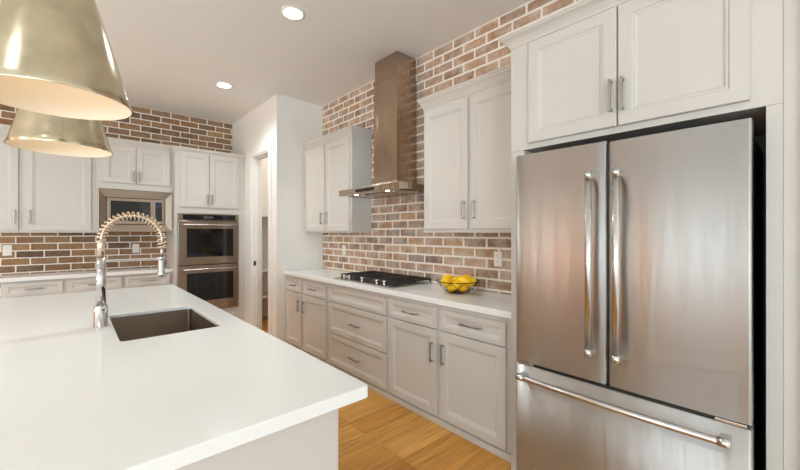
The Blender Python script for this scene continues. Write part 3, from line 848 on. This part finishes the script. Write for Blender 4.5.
tag(obj('countertop', slab_with_hole(IX0, IX1, IY0, IY1, .875, .914, SX0, SX1, SY0, SY1), M['quartz']), 'large white quartz island top with the sink cut-out, in the foreground', 'countertop')

t = thing('kitchen_sink', 'rectangular stainless undermount sink in the island top', 'sink', ((SX0 + SX1) / 2, (SY0 + SY1) / 2, .65))
hx, hy = (SX1 - SX0) / 2 + .004, (SY1 - SY0) / 2 + .004
bm = bmesh.new()
zt, zb = .8945 - .65, .0
def rrect(xa, ya, r, z, n=6):
    P = []
    for sx, sy, a in ((1, 1, 0), (-1, 1, PI / 2), (-1, -1, PI), (1, -1, 1.5 * PI)):
        for i in range(n): P.append((sx * (xa - r) + r * math.cos(a + PI / 2 * i / (n - 1)), sy * (ya - r) + r * math.sin(a + PI / 2 * i / (n - 1)), z))
    return P
skin_rings(bm, [rrect(.03, .03, .028, zb), rrect(hx - .02, hy - .02, .02, zb + .002), rrect(hx - .005, hy - .005, .02, zb + .012), rrect(hx, hy, .02, zb + .03), rrect(hx, hy, .02, zt), rrect(hx + .018, hy + .018, .03, zt), rrect(hx + .018, hy + .018, .03, zt - .002),
                rrect(hx + .002, hy + .002, .02, zt - .002), rrect(hx + .002, hy + .002, .02, zb + .03), rrect(hx - .003, hy - .003, .02, zb + .010), rrect(hx - .02, hy - .02, .02, zb - .002), rrect(.03, .03, .028, zb - .002)], cap0=True, cap1=True, smooth=False)
obj('basin', bm, M['steel_sink'], t)
bm = bmesh.new(); lathe(bm, [(.045, .0), (.045, .003), (.034, .003), (.030, .001)], (0, 0, .0005), 28); obj('drain', bm, M['chrome'], t)

# ------------------------------------------------------------------ faucet
FX, FY = .107, 2.372
t = thing('spring_faucet', 'tall chrome spring pull-down faucet arching over the island sink', 'faucet', (FX, FY, .9145))
bm = bmesh.new(); lathe(bm, [(.032, 0), (.032, .005), (.0285, .007), (.0285, .100), (.0255, .106)], (0, 0, 0), 32); o = obj('base', bm, M['chrome'], t)
bm = bmesh.new(); lathe(bm, [(.0135, -.0425), (.0135, -.030), (.0115, -.024), (.0115, .0)], (.008, 0, .088), 20, 'y'); o = obj('lever_hub', bm, M['chrome'], t)
bm = bmesh.new(); lathe(bm, [(.006, -.0434), (.006, -.0426)], (.008, 0, .088), 16, 'y'); obj('lever_cap', bm, M['black'], o)
bm = bmesh.new(); lathe(bm, [(.0205, .1062), (.0205, .345)], (0, 0, 0), 28); obj('post', bm, M['chrome'], t)
bm = bmesh.new(); lathe(bm, [(.0165, .3455), (.0165, .424), (.013, .431)], (0, 0, 0), 24); obj('sleeve', bm, M['copper'], t)
AR = .130; ZA = .430
path = [(0, 0, ZA)] + [(AR - AR * math.cos(PI * i / 40), 0, ZA + AR * math.sin(PI * i / 40)) for i in range(41)] + [(2 * AR, 0, ZA - .03)]
bm = bmesh.new(); tube(bm, path, .0062, 12); obj('hose', bm, M['copper'], t)
bm = bmesh.new()
pts = []; turns = 24; L = PI * AR + .05; ns = turns * 14
for i in range(ns + 1):
    s = L * i / ns
    ph = 2 * PI * turns * i / ns
    if s < .015: c = Vector((0, 0, ZA - .01 + s)); tg = Vector((0, 0, 1))
    elif s > .005 + PI * AR: c = Vector((2 * AR, 0, ZA - (s - .005 - PI * AR))); tg = Vector((0, 0, -1))
    else:
        a = (s - .010) / AR; a = max(0, min(PI, a))
        c = Vector((AR - AR * math.cos(a), 0, ZA + AR * math.sin(a))); tg = Vector((math.sin(a), 0, math.cos(a)))
    nrm = Vector((0, 1, 0)); bi = tg.cross(nrm)
    pts.append(tuple(c + nrm * (0.0200 * math.cos(ph)) + bi * (0.0200 * math.sin(ph))))
tube(bm, pts, .0036, 6); obj('spring', bm, M['copper'], t)
bm = bmesh.new(); lathe(bm, [(.0075, .336), (.0075, .400)], (2 * AR, 0, 0), 16); obj('hose_tail', bm, M['chrome'], t)
bm = bmesh.new(); lathe(bm, [(.015, .230), (.0185, .234), (.0185, .254), (.0165, .258), (.0165, .325), (.012, .336)], (2 * AR - .003, 0, 0), 24); o = obj('spray_head', bm, M['chrome'], t)
boxobj('button', (2 * AR + .0115, 2 * AR + .0155, -.005, .005, .285, .312), M['black'], o, bevel=.001)
bm = bmesh.new(); box(bm, .018, 2 * AR - .018, -.0045, .0045, .325, .335, bevel=.002, seg=1)
lathe(bm, [(.0215, .322), (.0215, .338)], (2 * AR - .003, 0, 0), 24)
obj('holder_arm', bm, M['chrome'], t)

# ------------------------------------------------------------------ pendants
def pendant(loc, label):
    t = thing('pendant_lamp', label, 'pendant lamp', loc, 0, 'brass pendants over the island')
    R, H_ = .195, .40
    outer = []
    for i in range(15):
        u = i / 14
        outer.append((R * (1 - u) + .080 * u + .004 * math.sin(PI * u), H_ * u))
    bm = bmesh.new()
    lathe(bm, [(R + .002, -.003), (R + .003, 0)] + outer[1:] + [(.074, H_ + .008), (.03, H_ + .012)], (0, 0, 0), 64, cap0=False, cap1=True)
    obj('shade', bm, M['brass'], t)
    bm = bmesh.new()
    lathe(bm, [(R - .0005, -.003)] + [(r - .004, z) for r, z in outer[1:]] + [(.02, H_ + .002)], (0, 0, 0), 64, cap0=False, cap1=True)
    obj('shade_lining', bm, M['lining'], t)
    bm = bmesh.new(); lathe(bm, [(.019, .40), (.019, .32), (.016, .315)], (0, 0, 0), 20); obj('socket', bm, M['black'], t)
    bm = bmesh.new(); lathe(bm, [(.012, .314), (.016, .300), (.029, .268), (.031, .250), (.026, .228), (.012, .215), (.002, .213)], (0, 0, 0), 24); b = obj('bulb', bm, M['bulb'], t)
    bm = bmesh.new(); lathe(bm, [(.008, H_ + .012), (.008, ZC - loc[2] - .026)], (0, 0, 0), 14); obj('stem', bm, M['brass'], t)
    bm = bmesh.new(); lathe(bm, [(.062, ZC - loc[2] - .026), (.065, ZC - loc[2] - .02), (.065, ZC - loc[2] - .0015)], (0, 0, 0), 32); obj('ceiling_canopy', bm, M['brass'], t)
    ld = bpy.data.lights.new('bulb_light', 'POINT'); ld.energy = 0.22; ld.color = (1, .84, .64); ld.shadow_soft_size = .05
    lo = bpy.data.objects.new('bulb_light', ld); C.objects.link(lo); lo.parent = t; lo.location = (0, 0, .165)
pendant((-.041, 1.575, 1.80), 'pale brass cone pendant nearest the camera, cropped by the photo edge')
pendant((-.037, 2.475, 1.803), 'pale brass cone pendant hanging farther away, behind the nearer one')

# ------------------------------------------------------------------ recessed ceiling lights and added fill lights
def downlight(x, y, label, power=64, col=(.91, 1.02, 1.04)):
    t = thing('recessed_or_fill_light', label, 'ceiling light', (x, y, ZC - .0005), 0, 'round recessed ceiling lights and added fill lights')
    bm = bmesh.new(); lathe(bm, [(.092, 0), (.092, -.004), (.078, -.008), (.070, -.005), (.070, -.0005)], (0, 0, 0), 40, cap0=True, cap1=False); obj('trim_ring', bm, M['trim'], t)
    bm = bmesh.new(); lathe(bm, [(.069, -.0035), (.069, -.006)], (0, 0, 0), 36); obj('lens', bm, M['can'], t)
    ld = bpy.data.lights.new('beam', 'SPOT'); ld.energy = power; ld.color = col; ld.spot_size = 2.4; ld.spot_blend = .9; ld.shadow_soft_size = .07
    lo = bpy.data.objects.new('beam', ld); C.objects.link(lo); lo.parent = t; lo.location = (0, 0, -.012)
downlight(1.259, 2.633, 'round recessed ceiling light nearest the camera, top of the photo', 90)
downlight(1.287, 4.441, 'round recessed ceiling light farther back, near the pantry corner', 90)
downlight(-1.320, 0.824, 'added unseen fill light over the seating side of the island, near the camera')  # unseen row added to brighten the base cabinets
downlight(-1.320, 2.633, 'added unseen fill light over the seating side of the island, beside the pendants')
downlight(-1.320, 4.441, 'added unseen fill light over the seating side of the island, near the back counter')

# unseen lamp added to brighten the pantry
t = thing('pantry_fill_light', 'round unseen fill light added inside the pantry', 'ceiling light', (2.65, 5.1, ZC - .0005))
bm = bmesh.new(); lathe(bm, [(.15, 0), (.15, -.03), (.14, -.035)], (0, 0, 0), 36); obj('base', bm, M['trim'], t)
bm = bmesh.new(); lathe(bm, [(.135, -.0355), (.12, -.06), (.07, -.078), (.01, -.082)], (0, 0, 0), 36); obj('pantry_fill_diffuser', bm, emit('pantry_fill_glow', (1, .95, .88, 1), 1.0), t)
ld = bpy.data.lights.new('pantry_fill_beam', 'POINT'); ld.energy = 15; ld.color = (1, .96, .90); ld.shadow_soft_size = .1
lo = bpy.data.objects.new('pantry_fill_beam', ld); C.objects.link(lo); lo.parent = t; lo.location = (0, 0, -.2)
for yy, nm in ((3.5, 'nearest the tall window'), (4.5, 'in the middle of the wall'), (5.5, 'in front of the added slot window')):  # added warm spots that feed the refrigerator's copper reflection
    downlight(-6.75, yy, 'added warm fill light washing the added oak wall, ' + nm, 520, (1, .88, .62))
